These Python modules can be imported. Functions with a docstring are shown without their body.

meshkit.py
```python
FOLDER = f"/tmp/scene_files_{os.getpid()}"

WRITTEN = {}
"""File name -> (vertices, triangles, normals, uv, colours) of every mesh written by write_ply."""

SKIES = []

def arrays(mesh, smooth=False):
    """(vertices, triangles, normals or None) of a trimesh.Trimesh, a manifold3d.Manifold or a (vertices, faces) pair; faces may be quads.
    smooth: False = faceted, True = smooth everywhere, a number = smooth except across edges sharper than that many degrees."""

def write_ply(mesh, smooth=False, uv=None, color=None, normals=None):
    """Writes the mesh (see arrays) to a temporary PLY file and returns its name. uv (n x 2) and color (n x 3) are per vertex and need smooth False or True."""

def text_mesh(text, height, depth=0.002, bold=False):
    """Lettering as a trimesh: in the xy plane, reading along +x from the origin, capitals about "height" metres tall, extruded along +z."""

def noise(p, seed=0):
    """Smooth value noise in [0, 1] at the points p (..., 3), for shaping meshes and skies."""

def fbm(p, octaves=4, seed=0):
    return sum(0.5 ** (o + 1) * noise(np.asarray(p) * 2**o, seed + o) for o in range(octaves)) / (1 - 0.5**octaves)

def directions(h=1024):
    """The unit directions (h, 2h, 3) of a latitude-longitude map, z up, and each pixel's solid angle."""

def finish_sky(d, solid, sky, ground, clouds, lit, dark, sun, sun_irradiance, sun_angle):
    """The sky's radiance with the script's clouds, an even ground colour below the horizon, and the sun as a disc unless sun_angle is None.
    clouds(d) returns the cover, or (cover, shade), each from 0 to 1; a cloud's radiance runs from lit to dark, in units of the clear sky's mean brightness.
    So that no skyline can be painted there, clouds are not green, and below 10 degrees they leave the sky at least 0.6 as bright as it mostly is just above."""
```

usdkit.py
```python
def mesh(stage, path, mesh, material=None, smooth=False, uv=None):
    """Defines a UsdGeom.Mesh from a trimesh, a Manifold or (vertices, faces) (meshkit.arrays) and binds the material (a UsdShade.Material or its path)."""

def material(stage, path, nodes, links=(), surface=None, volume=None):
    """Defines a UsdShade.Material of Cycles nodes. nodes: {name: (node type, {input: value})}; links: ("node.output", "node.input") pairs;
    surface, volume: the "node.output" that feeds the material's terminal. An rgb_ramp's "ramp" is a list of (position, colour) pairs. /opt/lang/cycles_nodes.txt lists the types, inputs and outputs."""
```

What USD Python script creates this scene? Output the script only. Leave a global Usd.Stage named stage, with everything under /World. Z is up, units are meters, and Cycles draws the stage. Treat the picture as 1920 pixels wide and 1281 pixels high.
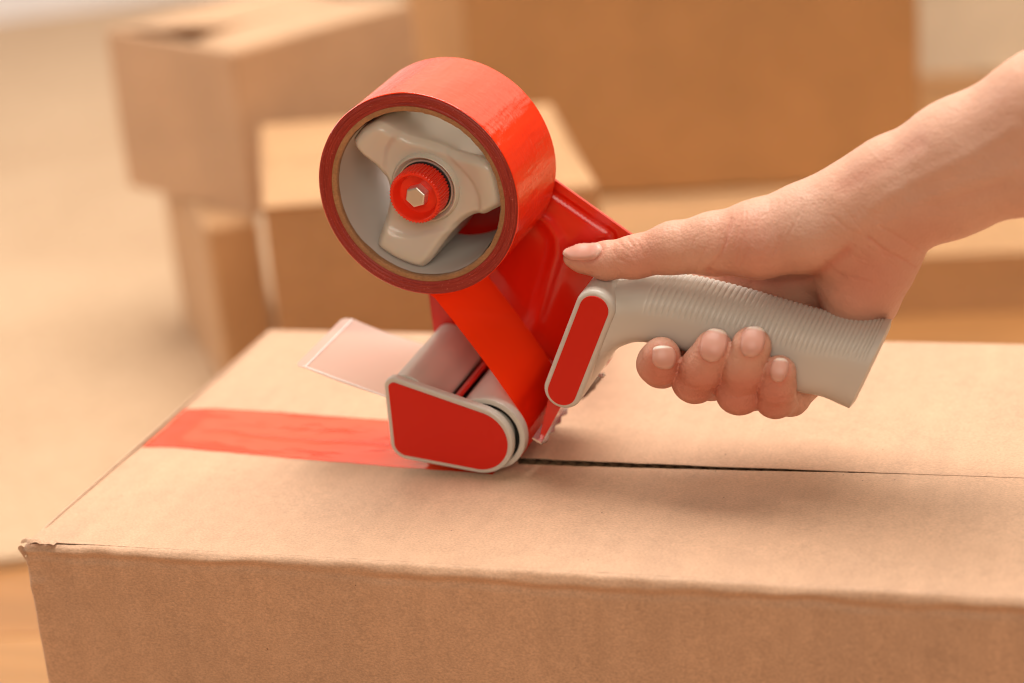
import math, random
import numpy as np, trimesh, shapely, usdkit, meshkit
from shapely.geometry import Polygon, Point, LineString
from scipy.spatial import Delaunay
from pxr import Usd, UsdGeom, UsdLux, UsdShade, Gf, Sdf, Vt
random.seed(7); rng = np.random.default_rng(7)
stage = Usd.Stage.CreateInMemory()
UsdGeom.Xform.Define(stage, '/World')
A = np.array
# ---------------------------------------------------------------- camera (millimetres here, metres in the stage)
FPX = 4009.08
YAW, PITCH, ROLL = -0.3412549, 0.3496699, -0.1010774
EYE = A([286.915, -869.351, 389.792])
FW = A([math.sin(YAW)*math.cos(PITCH), math.cos(YAW)*math.cos(PITCH), -math.sin(PITCH)])
_r0 = A([math.cos(YAW), -math.sin(YAW), 0]); _u0 = np.cross(_r0, FW)
RT = _r0*math.cos(ROLL)+_u0*math.sin(ROLL); UP = np.cross(RT, FW)
cam = UsdGeom.Camera.Define(stage, '/World/camera')
cam.CreateHorizontalApertureAttr(36.0); cam.CreateVerticalApertureAttr(24.01)
cam.CreateFocalLengthAttr(FPX/1920*36)
cam.CreateFStopAttr(4.2); cam.CreateFocusDistanceAttr(0.925)
cam.CreateExposureAttr(0.02); cam.CreateClippingRangeAttr((0.05, 100))
_m = Gf.Matrix4d(*RT, 0, *UP, 0, *(-FW), 0, *(EYE*0.001), 1)
UsdGeom.Xformable(cam).AddTransformOp().Set(_m)
# ---------------------------------------------------------------- lamps: a big window-like softbox behind left, a side one, a weak front fill
def rect_light(name, pos, target, w, h, inten, color, label):
    L = UsdLux.RectLight.Define(stage, '/World/'+name)
    L.CreateWidthAttr(w); L.CreateHeightAttr(h); L.CreateIntensityAttr(inten); L.CreateColorAttr(Gf.Vec3f(*color)); L.CreateNormalizeAttr(False)
    pos, target = A(pos, float), A(target, float)
    z = pos-target; z /= np.linalg.norm(z); x = np.cross([0, 0, 1.], z); x /= np.linalg.norm(x); y = np.cross(z, x)
    UsdGeom.Xformable(L).AddTransformOp().Set(Gf.Matrix4d(*x, 0, *y, 0, *z, 0, *pos, 1))
rect_light('window_light', (-0.4, 3.9, 2.85), (0, 0, 0.3), 6.6, 2.7, 1.6, (1.0, .80, .59), '')
rect_light('overhead_softbox', (0.15, 0.62, 2.3), (0.05, 0.05, 0), 1.9, 1.5, 10.8, (1.0, .94, .87), '')
rect_light('side_softbox', (-2.6, 0.3, 1.2), (-0.4, 0.5, 0), 1.4, 1.4, 6.0, (1.0, .92, .86), '')
rect_light('front_softbox', (0.9, -2.6, 1.5), (0, 0, 0), 2.0, 1.6, 4.6, (1.0, .87, .73), '')
mt_room = usdkit.material(stage, '/World/Looks/room_air', {'b': ('background_shader', {'color': (1.0, .74, .50), 'strength': 0.12})}, surface='b.background')
dome = UsdLux.DomeLight.Define(stage, '/World/room_glow')
UsdShade.MaterialBindingAPI.Apply(dome.GetPrim()).Bind(mt_room)
# ---------------------------------------------------------------- dispenser frame: origin on the roll's axis at its near face, s right, t up, w away
N = A([0.04785676, 0.9966143, 0.06685552]); E1 = np.cross(N, [0, 0, 1.]); E1 /= np.linalg.norm(E1); E2 = np.cross(E1, N)
C0 = A([-47.557, -31.690, 133.140]); R_ROLL, R_CORE = 47.1, 38.4
def L2W(P): P = np.atleast_2d(P).astype(float); return C0+P[:, :1]*E1+P[:, 1:2]*E2+P[:, 2:3]*N
def ray(px):
    px = np.atleast_2d(px).astype(float)
    return FW+np.outer((px[:, 0]-960)/FPX, RT)-np.outer((px[:, 1]-640.5)/FPX, UP)
def loc(px, w):          # photo measurement -> (s, t) in the plane at depth w
    d = ray(px); P0 = C0+w*N; q = EYE+d*(((P0-EYE)@N)/(d@N))[:, None]-C0
    return np.stack([q@E1, q@E2], 1)
def onz(px, z=0.):
    d = ray(px); return EYE+d*((z-EYE[2])/d[:, 2])[:, None]
def wpt(x, y, w): s, t = loc([(x, y)], w)[0]; return L2W([s, t, w])[0]
def to_px(P):
    d = np.atleast_2d(P)-EYE; z = d@FW
    return np.stack([960+FPX*(d@RT)/z, 640.5-FPX*(d@UP)/z], 1)
# ---------------------------------------------------------------- scene helpers
_used = {}
def numbered(parent, name):
    k = (parent, name); c = _used.get(k, 0); _used[k] = c+1
    return name if c == 0 else f'{name}_{c:03d}'
_origin = {}
def set_data(prim, **kw):
    for k, v in kw.items():
        if v: prim.SetCustomDataByKey(k, v)
def thing(name, base, label=None, category=None, group=None, kind=None):
    path = '/World/'+numbered('/World', name)
    x = UsdGeom.Xform.Define(stage, path); base = A(base, float); x.AddTranslateOp().Set(Gf.Vec3d(*(base*0.001)))
    _origin[path] = base; set_data(x.GetPrim(), label=label, category=category, group=group, kind=kind)
    return path
def part(parent, name, m, mat, smooth=35, uv=None, label=None, kind=None, category=None):
    v, f = (m.vertices, m.faces) if hasattr(m, 'vertices') else m
    path = parent+'/'+numbered(parent, name); org = _origin[parent]; _origin[path] = org
    f = np.asarray(f)
    if f.shape[1] == 4: f = np.vstack([f[:, [0, 1, 2]], f[:, [0, 2, 3]]])
    mm = trimesh.Trimesh((np.asarray(v, float)-org)*0.001, f, process=False)
    p = usdkit.mesh(stage, path, mm, mat, smooth=smooth, uv=uv)
    set_data(p.GetPrim(), label=label, kind=kind, category=category)
    return path
def grid_faces(nu, nv, wrap_u=False):
    i, j = np.meshgrid(np.arange(nu if wrap_u else nu-1), np.arange(nv-1), indexing='ij')
    i2 = (i+1) % nu
    return np.stack([i*nv+j, i2*nv+j, i2*nv+j+1, i*nv+j+1], -1).reshape(-1, 4)
def tri(f): f = np.asarray(f); return f if f.shape[1] == 3 else np.vstack([f[:, [0, 1, 2]], f[:, [0, 2, 3]]])
def fix(v, f):
    m = trimesh.Trimesh(v, tri(f), process=False)
    return m
def closed_spline(P, n=160):
    from scipy.interpolate import splprep, splev
    P = np.vstack([P, P[:1]]); tck, u = splprep(P.T, s=0, per=True, k=3)
    return np.stack(splev(np.linspace(0, 1, n, endpoint=False), tck), 1)
def resample(P, n, closed=True):
    P = A(P, float); Q = np.vstack([P, P[:1]]) if closed else P
    d = np.r_[0, np.cumsum(np.linalg.norm(np.diff(Q, axis=0), axis=1))]
    t = np.linspace(0, d[-1], n, endpoint=not closed)
    return np.stack([np.interp(t, d, Q[:, k]) for k in range(Q.shape[1])], 1)
def ccw(P): P = A(P, float); a = np.sum(P[:, 0]*np.roll(P[:, 1], -1)-P[:, 1]*np.roll(P[:, 0], -1)); return P if a > 0 else P[::-1]
def normals2(P):
    t = np.roll(P, -1, 0)-np.roll(P, 1, 0); t /= np.linalg.norm(t, axis=1, keepdims=True)+1e-12
    return np.stack([t[:, 1], -t[:, 0]], 1)         # outward for ccw
def prism(P, w0, w1, bev=0.8, rings=4, to_world=True, n=None):
    """outline (s,t) extruded from w0 to w1, both rims rounded by bev"""
    P = ccw(P)
    if n: P = resample(P, n)
    nn = normals2(P); prof = []
    for k in range(rings+1):
        a = math.pi/2*k/rings; prof.append((bev*(1-math.sin(a)), w0+bev*(1-math.cos(a))))
    for k in range(rings+1):
        a = math.pi/2*(1-k/rings); prof.append((bev*(1-math.sin(a)), w1-bev*(1-math.cos(a))))
    V = []
    for ins, w in prof:
        Q = P-nn*ins; V.append(np.c_[Q, np.full(len(Q), w)])
    m = len(P); V = np.vstack(V); f = []
    for k in range(len(prof)-1):
        i = np.arange(m); j = (i+1) % m
        f.append(np.stack([k*m+i, (k+1)*m+i, (k+1)*m+j, k*m+j], 1))
    f = tri(np.vstack(f))
    c0, _ = None, None
    cap = earcut(V[:m, :2]); top = earcut(V[-m:, :2])+len(V)-m
    f = np.vstack([f, cap, top[:, ::-1]])
    return (L2W(V) if to_world else V), f
def earcut(P):
    import mapbox_earcut
    return np.asarray(mapbox_earcut.triangulate_float64(np.ascontiguousarray(P, float), np.array([len(P)], np.uint32))).reshape(-1, 3).astype(int)
def revolve(profile, n=96, wmat=True, arc=None, centre=(0, 0), closed=True):
    """profile rows (radius, w) -> surface round the dispenser axis through centre"""
    a = np.linspace(0, 2*np.pi, n, endpoint=False)
    P = A(profile, float); V = np.stack([centre[0]+np.outer(np.cos(a), P[:, 0]), centre[1]+np.outer(np.sin(a), P[:, 0]), np.tile(P[:, 1], (n, 1))], -1)
    return V.reshape(-1, 3), grid_faces(n, len(P), True)
def smoothstep(x, a, b): t = np.clip((x-a)/(b-a), 0, 1); return t*t*(3-2*t)
def fill_poly(P, step=1.3):
    """dense triangulation of an outline, for embossed plates"""
    P = resample(ccw(P), int(Polygon(P).length/step)); poly = Polygon(P); x0, y0, x1, y1 = poly.bounds
    g = np.stack(np.meshgrid(np.arange(x0, x1, step), np.arange(y0, y1, step)), -1).reshape(-1, 2)
    g[:, 0] += (np.round((g[:, 1]-y0)/step) % 2)*step/2
    inner = poly.buffer(-step*.6); g = g[shapely.contains_xy(inner, g[:, 0], g[:, 1])]
    Q = np.vstack([P, g]); T = Delaunay(Q).simplices; c = Q[T].mean(1)
    T = T[shapely.contains_xy(poly, c[:, 0], c[:, 1])]
    a = Q[T]; area = np.cross(a[:, 1]-a[:, 0], a[:, 2]-a[:, 0]); T[area < 0] = T[area < 0][:, ::-1]
    return Q, T, len(P)
# ---------------------------------------------------------------- materials
def M(name, nodes, links=(), surface='p.BSDF'): return usdkit.material(stage, '/World/Looks/'+name, nodes, links, surface=surface)
def plain(name, col, rough=.45, **kw):
    d = {'base_color': col, 'roughness': rough}; d.update(kw)
    return M(name, {'p': ('principled_bsdf', d)})
def cardboard(name, base, seed=0., fibre=1., patches=.10, flutes=.25):
    d = A(base)
    return M(name, {
        'tc': ('texture_coordinate', {}), 'mp': ('mapping', {'scale': (800, 1300, 1300), 'location': (seed, seed, seed)}),
        'mv': ('mapping', {'scale': (1, 1, 1), 'location': (seed, 0, 0)}),
        'fib': ('noise_texture', {'scale': 1.0, 'detail': 3.0, 'roughness': .65}),
        'big': ('noise_texture', {'scale': 14.0, 'detail': 4.0, 'roughness': .6}),
        'mid': ('noise_texture', {'scale': 130.0, 'detail': 3.0, 'roughness': .6}),
        'spk': ('voronoi_texture', {'scale': 160.0, 'randomness': 1.0}),
        'spr': ('rgb_ramp', {'ramp': [(0.0, (1, 1, 1)), (.045, (1, 1, 1)), (.075, (0, 0, 0)), (1.0, (0, 0, 0))]}),
        'sel': ('noise_texture', {'scale': 45.0, 'detail': 1.0}), 'slr': ('rgb_ramp', {'ramp': [(0, (0, 0, 0)), (.60, (0, 0, 0)), (.66, (1, 1, 1)), (1, (1, 1, 1))]}),
        'spm': ('mix_color', {'blend_type': 'multiply', 'fac': 1.0}),
        'r1': ('rgb_ramp', {'ramp': [(.25, tuple(d*(1-.16*fibre))), (.75, tuple(np.minimum(d*(1+.13*fibre), 1)))]}),
        'r2': ('rgb_ramp', {'ramp': [(.3, (1-patches,)*3), (.7, (1+patches*.4, 1+patches*.3, 1+patches*.2))]}),
        'r3': ('rgb_ramp', {'ramp': [(.3, (1-patches*.9, 1-patches, 1-patches*1.1)), (.7, (1.0, 1.0, 1.0))]}),
        'mf': ('mapping', {'scale': (115, 4, 4), 'location': (seed, 0, 0)}), 'flu': ('noise_texture', {'scale': 1.0, 'detail': 2.0, 'roughness': .5}), 'r4': ('rgb_ramp', {'ramp': [(.34, (1-.045*flutes,)*3), (.52, (.99, .99, .985)), (.66, (1+.03*flutes,)*3)]}), 'm4': ('mix_color', {'blend_type': 'multiply', 'fac': 1.0, 'use_clamp': False}),
        'm1': ('mix_color', {'blend_type': 'multiply', 'fac': 1.0}), 'm2': ('mix_color', {'blend_type': 'multiply', 'fac': 1.0}),
        'm3': ('mix_color', {'blend_type': 'mix', 'b': (.10, .05, .025)}),
        'bp': ('bump', {'strength': .5, 'distance': .0005}),
        'p': ('principled_bsdf', {'roughness': .62, 'specular_ior_level': .42, 'sheen_weight': .18, 'sheen_roughness': .5, 'sheen_tint': (1, .9, .78)})},
        [('tc.object', 'mp.vector'), ('mp.vector', 'fib.vector'), ('tc.object', 'mv.vector'), ('mv.vector', 'big.vector'), ('mv.vector', 'mid.vector'), ('mv.vector', 'spk.vector'), ('mv.vector', 'sel.vector'),
         ('fib.fac', 'r1.fac'), ('big.fac', 'r2.fac'), ('mid.fac', 'r3.fac'), ('r1.color', 'm1.a'), ('r2.color', 'm1.b'), ('m1.result', 'm2.a'), ('r3.color', 'm2.b'),
         ('spk.distance', 'spr.fac'), ('sel.fac', 'slr.fac'), ('spr.color', 'spm.a'), ('slr.color', 'spm.b'), ('spm.result', 'm3.fac'), ('tc.object', 'mf.vector'), ('mf.vector', 'flu.vector'), ('flu.fac', 'r4.fac'), ('m2.result', 'm4.a'), ('r4.color', 'm4.b'), ('m4.result', 'm3.a'), ('m3.result', 'p.base_color'),
         ('fib.fac', 'bp.height'), ('bp.normal', 'p.normal')])
KRAFT = (.62, .378, .235)
mt_card = cardboard('kraft_cardboard', KRAFT, fibre=1.6, flutes=.75)
mt_card_bg = cardboard('kraft_cardboard_far', (.57, .31, .135), 3.1)
mt_card_bg3 = cardboard('kraft_cardboard_pale', (.60, .36, .20), 7.3)
mt_card_bg2 = cardboard('kraft_cardboard_brown', (.50, .245, .085), 5.7)
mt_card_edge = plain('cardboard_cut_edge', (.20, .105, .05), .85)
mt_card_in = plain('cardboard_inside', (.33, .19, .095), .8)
def red_gloss(name, col, rough, coat=0., bump=0., scale=300., spec=.5):
    n = {'tc': ('texture_coordinate', {}), 'nz': ('noise_texture', {'scale': scale, 'detail': 2.0}), 'bp': ('bump', {'strength': bump, 'distance': .0003}),
         'p': ('principled_bsdf', {'base_color': col, 'roughness': rough, 'specular_ior_level': spec, 'coat_weight': coat, 'coat_roughness': .06})}
    return M(name, n, [('tc.object', 'nz.vector'), ('nz.fac', 'bp.height'), ('bp.normal', 'p.normal')])
mt_plate = red_gloss('red_enamel', (.63, .012, .003), .20, .4, .04, 60.)
mt_panel = red_gloss('red_satin_panel', (.60, .015, .005), .50, 0., .10, 1800., .28)
mt_knob = plain('red_plastic_knob', (.86, .032, .009), .34, subsurface_weight=.15, subsurface_scale=.002)
mt_grey = red_gloss('grey_plastic', (.56, .51, .445), .36, 0., .06, 2200.)
mt_hub = plain('grey_hub_plastic', (.60, .535, .45), .22, subsurface_weight=.2, subsurface_scale=.002)
mt_black = plain('black_rubber', (.012, .011, .010), .55)
mt_steel = plain('bright_steel', (.72, .70, .68), .22, metallic=1.0)
mt_bolt = plain('bolt_steel', (.74, .70, .64), .42, metallic=.8)
# tape: glossy film whose wound layers show streaks where the outer turn does not cling
mt_tape = M('red_tape_wound', {
    'uv': ('texture_coordinate', {}), 'mp': ('mapping', {'scale': (1.6, 4.8, 1.)}), 'nz': ('noise_texture', {'scale': 1.0, 'detail': 5.0, 'roughness': .62, 'distortion': .6}),
    'mp2': ('mapping', {'scale': (.55, .10, 1.)}), 'n2': ('noise_texture', {'scale': 1.0, 'detail': 3.0, 'roughness': .5}),
    'ad': ('math', {'math_type': 'multiply_add', 'value2': .10}),
    'bp': ('bump', {'strength': 1.0, 'distance': .0017}),
    'rr': ('rgb_ramp', {'ramp': [(.35, (.86, .034, .005)), (.65, (.92, .046, .008))]}),
    'p': ('principled_bsdf', {'roughness': .06, 'specular_ior_level': .70})},
    [('uv.UV', 'mp.vector'), ('mp.vector', 'nz.vector'), ('uv.UV', 'mp2.vector'), ('mp2.vector', 'n2.vector'), ('nz.fac', 'ad.value1'), ('n2.fac', 'ad.value3'), ('ad.value', 'bp.height'), ('bp.normal', 'p.normal'),
     ('n2.fac', 'rr.fac'), ('rr.color', 'p.base_color')])
def film(name, trans, bump, rough=.10, col=(.84, .018, .006)):
    return M(name, {
        'tc': ('texture_coordinate', {}), 'mp': ('mapping', {'scale': (26., 90., 60.)}), 'nz': ('noise_texture', {'scale': 1.0, 'detail': 3.0}), 'bp': ('bump', {'strength': bump, 'distance': .0008}),
        'p': ('principled_bsdf', {'base_color': col, 'roughness': rough, 'specular_ior_level': .36}), 't': ('translucent_bsdf', {'color': (1.0, .052, .006)}), 'mx': ('mix_closure', {'fac': trans})},
        [('tc.object', 'mp.vector'), ('mp.vector', 'nz.vector'), ('nz.fac', 'bp.height'), ('bp.normal', 'p.normal'), ('p.BSDF', 'mx.closure1'), ('t.BSDF', 'mx.closure2')], surface='mx.closure')
mt_strip = film('red_tape_film', .66, .02, .16, (.94, .036, .006))
mt_stuck = film('red_tape_stuck', 0., .05, .05, (.92, .050, .008))
mt_roll_side = M('red_tape_edge', {
    'uv': ('texture_coordinate', {}), 'mp': ('mapping', {'scale': (.6, 26., 1.)}), 'nz': ('noise_texture', {'scale': 1.0, 'detail': 4.0, 'roughness': .7}),
    'sp': ('noise_texture', {'scale': 1900.0, 'detail': 1.0}), 'sr': ('rgb_ramp', {'ramp': [(0, (0, 0, 0)), (.66, (0, 0, 0)), (.76, (1, 1, 1)), (1, (1, 1, 1))]}),
    'rr': ('rgb_ramp', {'ramp': [(.28, (.19, .011, .007)), (.5, (.30, .019, .011)), (.72, (.43, .036, .022))]}),
    'mx': ('mix_color', {'blend_type': 'mix', 'b': (.62, .16, .12)}), 'bp': ('bump', {'strength': .5, 'distance': .0004}),
    'p': ('principled_bsdf', {'roughness': .5})},
    [('uv.UV', 'mp.vector'), ('mp.vector', 'nz.vector'), ('nz.fac', 'rr.fac'), ('uv.object', 'sp.vector'), ('sp.fac', 'sr.fac'), ('sr.color', 'mx.fac'), ('rr.color', 'mx.a'), ('mx.result', 'p.base_color'), ('nz.fac', 'bp.height'), ('bp.normal', 'p.normal')])
mt_core = cardboard('core_board', (.42, .21, .09), 9., 1.6, .25)
mt_liner = plain('white_core_paper', (.55, .51, .47), .5)
mt_tab = M('frosted_film', {'p': ('principled_bsdf', {'base_color': (.74, .67, .63), 'roughness': .2, 'specular_ior_level': .6}), 'tr': ('transparent_bsdf', {'color': (.97, .95, .94)}), 'tl': ('translucent_bsdf', {'color': (.9, .86, .83)}),
    'a': ('mix_closure', {'fac': .45}), 'b': ('mix_closure', {'fac': .5})}, [('p.BSDF', 'a.closure1'), ('tl.BSDF', 'a.closure2'), ('a.closure', 'b.closure1'), ('tr.BSDF', 'b.closure2')], surface='b.closure')
mt_tab_ridge = plain('frosted_film_fold', (.93, .88, .86), .3)

# ================================================================ THE ROOM FLOOR AND BACKGROUND
FLOOR = -260.
def wood(name, col):
    c = A(col)
    return M(name, {'tc': ('texture_coordinate', {}), 'mp': ('mapping', {'scale': (3., 40., 10.)}), 'nz': ('noise_texture', {'scale': 1.0, 'detail': 4.0, 'distortion': .8}),
        'rr': ('rgb_ramp', {'ramp': [(.3, tuple(c*.78)), (.7, tuple(np.minimum(c*1.15, 1)))]}), 'p': ('principled_bsdf', {'roughness': .38})},
        [('tc.object', 'mp.vector'), ('mp.vector', 'nz.vector'), ('nz.fac', 'rr.fac'), ('rr.color', 'p.base_color')])
woods = [wood('oak_plank', (0.448, 0.216, 0.076)), wood('oak_plank_pale', (0.496, 0.256, 0.096)), wood('oak_plank_dark', (0.384, 0.172, 0.056))]
fl = thing('floor', (0, 0, FLOOR), kind='structure')
def rot_box(cx, cy, z0, z1, dx, dy, deg):
    m = trimesh.creation.box([dx, dy, z1-z0]); a = math.radians(deg)
    m.apply_transform(trimesh.transformations.rotation_matrix(a, [0, 0, 1])); m.apply_translation([cx, cy, (z0+z1)/2]); return m
sub = rot_box(0, 1200, FLOOR-40, FLOOR-6, 9000, 9000, 0); part(fl, 'subfloor', sub, woods[2], False)
_pd = math.radians(12)
for i in range(-9, 22):
    off = i*140.
    for j in range(2):
        c = A([0, 700.])+off*A([-math.sin(_pd), math.cos(_pd)])+(j*2200-1500+(i*733) % 900)*A([math.cos(_pd), math.sin(_pd)])
        m = rot_box(c[0], c[1], FLOOR-6, FLOOR-rng.uniform(0, .4), 2196, 137.5, 12)
        part(fl, 'plank', m, woods[(i*2+j*5) % 3], False)
# rug at the left, its near border crossing the wood
mt_rug = M('beige_rug', {'tc': ('texture_coordinate', {}), 'nz': ('noise_texture', {'scale': 160.0, 'detail': 3.0}), 'n2': ('noise_texture', {'scale': 4.0, 'detail': 3.0}),
    'rr': ('rgb_ramp', {'ramp': [(.3, (.50, .335, .20)), (.7, (.61, .425, .265))]}), 'r2': ('rgb_ramp', {'ramp': [(.35, (.90, .87, .84)), (.65, (1, 1, 1))]}), 'mm': ('mix_color', {'blend_type': 'multiply', 'fac': 1.0}),
    'bp': ('bump', {'strength': .6, 'distance': .002}), 'p': ('principled_bsdf', {'roughness': .9, 'sheen_weight': .05})},
    [('tc.object', 'nz.vector'), ('tc.object', 'n2.vector'), ('nz.fac', 'rr.fac'), ('n2.fac', 'r2.fac'), ('rr.color', 'mm.a'), ('r2.color', 'mm.b'), ('mm.result', 'p.base_color'), ('nz.fac', 'bp.height'), ('bp.normal', 'p.normal')])
_e = A([math.cos(math.radians(24)), math.sin(math.radians(24))])
_a = A([-550., 333.])
rugP = A([_a+_e*230, _a+_e*230+A([150, 2600]), _a-_e*2800+A([-800, 2600]), _a-_e*2800])
Pr = resample(ccw(rugP), 260)
rg = thing('rug', (-900, 1000, FLOOR), 'beige woven rug on the wooden floor left of the cartons', 'rug')
_n = normals2(Pr); V = np.vstack([np.c_[Pr, np.full(260, FLOOR+.3)], np.c_[Pr+_n*0, np.full(260, FLOOR+7)], np.c_[Pr-_n*4, np.full(260, FLOOR+10.)]])
f = tri(np.vstack([np.stack([k*260+np.arange(260), k*260+(np.arange(260)+1) % 260, (k+1)*260+(np.arange(260)+1) % 260, (k+1)*260+np.arange(260)], 1) for k in range(2)]))
part(rg, 'pile', (V, np.vstack([f, earcut(V[-260:, :2])+520])), mt_rug, 40)
_bn = Pr[np.abs((Pr-_a)@A([-_e[1], _e[0]])) < 2]
# pale wall beyond the rug, its foot showing at the top left
mt_wall = M('white_plaster', {'tc': ('texture_coordinate', {}), 'nz': ('noise_texture', {'scale': 3.0, 'detail': 4.0}), 'rr': ('rgb_ramp', {'ramp': [(.3, (.80, .77, .76)), (.7, (.86, .83, .82))]}), 'p': ('principled_bsdf', {'roughness': .8})},
    [('tc.object', 'nz.vector'), ('nz.fac', 'rr.fac'), ('rr.color', 'p.base_color')])
wd = A([math.cos(math.radians(29)), math.sin(math.radians(29))]); wc = A([-1500., 2300.])
wl = thing('wall', (wc[0], wc[1], FLOOR), 'white wall whose foot shows beyond the rug at the far left', 'wall')
c = wc+A([-wd[1], wd[0]])*60
part(wl, 'wall_face', rot_box(c[0], c[1], FLOOR, FLOOR+1300, 3200, 100, 29), mt_wall, False)
c = wc+A([-wd[1], wd[0]])*2
part(wl, 'skirting_board', rot_box(c[0], c[1], FLOOR, FLOOR+70, 3200, 14, 29), mt_wall, False)

def carton(name, label, corner, deg, dx, dy, z0, z1, mat, group=None, flap_gap=0., open_end=False, soft=3.0, cover=None, rack=0.):
    """a closed carton: four wall panels with rounded upright edges and two top flaps meeting over a seam; corner = its near (front-left) foot"""
    a = math.radians(deg); ux = A([math.cos(a), math.sin(a)]); uy = A([-math.sin(a+math.radians(rack)), math.cos(a+math.radians(rack))])
    b = thing(name, (*(A(corner)+ux*dx/2+uy*dy/2), z0), label, 'cardboard box', group)
    def W(P): P = A(P, float); q = A(corner)+P[:, :1]*ux+P[:, 1:2]*uy; return np.c_[q, P[:, 2]]
    r = soft; n = 8
    ring = []
    side = []
    def seg(p, q, k, m):
        for i in range(m): ring.append(A(p)+(A(q)-A(p))*i/m); side.append(k)
    def arc(cx, cy, a0, k):
        for i in range(n): t = math.radians(a0+90*i/n); ring.append(A([cx+r*math.cos(t), cy+r*math.sin(t)])); side.append(k if i < n/2 else (k+1) % 4)
    seg((r, 0), (dx-r, 0), 0, 24); arc(dx-r, r, -90, 0); seg((dx, r), (dx, dy-r), 1, 24); arc(dx-r, dy-r, 0, 1)
    seg((dx-r, dy), (r, dy), 2, 24); arc(r, dy-r, 90, 2); seg((0, dy-r), (0, r), 3, 24); arc(r, r, 180, 3)
    ring = A(ring); side = A(side); m = len(ring); nn = normals2(ring)
    H = z1-z0; zs = np.r_[0, np.linspace(.08, .95, 8)*H, H-6, H-r, H-r*.5, H-r*.12, H]; ins = np.r_[0, np.zeros(8), 0, 0, r*.13, r*.5, r]
    V = []
    for zz, i_ in zip(zs, ins):
        Q = ring-nn*i_; wob = (meshkit.fbm(np.c_[ring/120., np.full(m, zz/90.+corner[0]*.01)], 2, 3)-.5)*3.2
        V.append(np.c_[Q+nn*wob[:, None]*(zz < H-2), np.full(m, z0+zz)])
    V = np.vstack(V); i = np.arange(m); j = (i+1) % m
    F = np.vstack([np.stack([k*m+i, k*m+j, (k+1)*m+j, (k+1)*m+i], 1) for k in range(len(zs)-1)]); fs = np.tile(side, len(zs)-1)
    for k in range(4):
        ff = F[fs == k]; u, inv = np.unique(ff, return_inverse=True)
        part(b, 'side_panel', (W(V[u]), tri(inv.reshape(ff.shape))), mat, 50)
    x0, x1 = r*.9, dx-r*.9
    for s in (0, 1):
        gx, gy = np.linspace(x0, x1, 40), np.linspace(0, 1, 14)
        X, T = np.meshgrid(gx, gy, indexing='ij'); y0_, y1_ = (r*.9, dy/2-.8) if s == 0 else (dy-r*.9, dy/2+.8)
        Y = y0_+(y1_-y0_)*T; Z = z1+.05-(T**1.5)*3.0+(meshkit.fbm(np.stack([X/70, Y/70, X*0+s*9+corner[1]], -1), 2)-.5)*2.*T
        if cover is not None: Z = Z+cover(X, Y, T, s)
        top = np.stack([X, Y, Z], -1).reshape(-1, 3); bot = top-[0, 0, 3.5]; gf = grid_faces(40, 14)
        if s == 1: gf = gf[:, ::-1]
        nb = len(top); edge = np.r_[np.arange(14), 13+14*np.arange(1, 40), 14*39+np.arange(12, -1, -1), 14*np.arange(38, -1, -1)]; e2 = np.roll(edge, -1)
        part(b, 'flap', (W(np.vstack([top, bot])), np.vstack([tri(gf), tri(gf[:, ::-1])+nb, tri(np.stack([edge, edge+nb, e2+nb, e2], 1))])), mat, 40)
    return b
GB = None
# the middle carton behind the packed one
carton('cardboard_box', 'squat closed cardboard box directly behind the red tape roll', (-355, 442), 13, 237, 245, FLOOR+10, -20., mt_card_bg, rack=11.)
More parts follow.
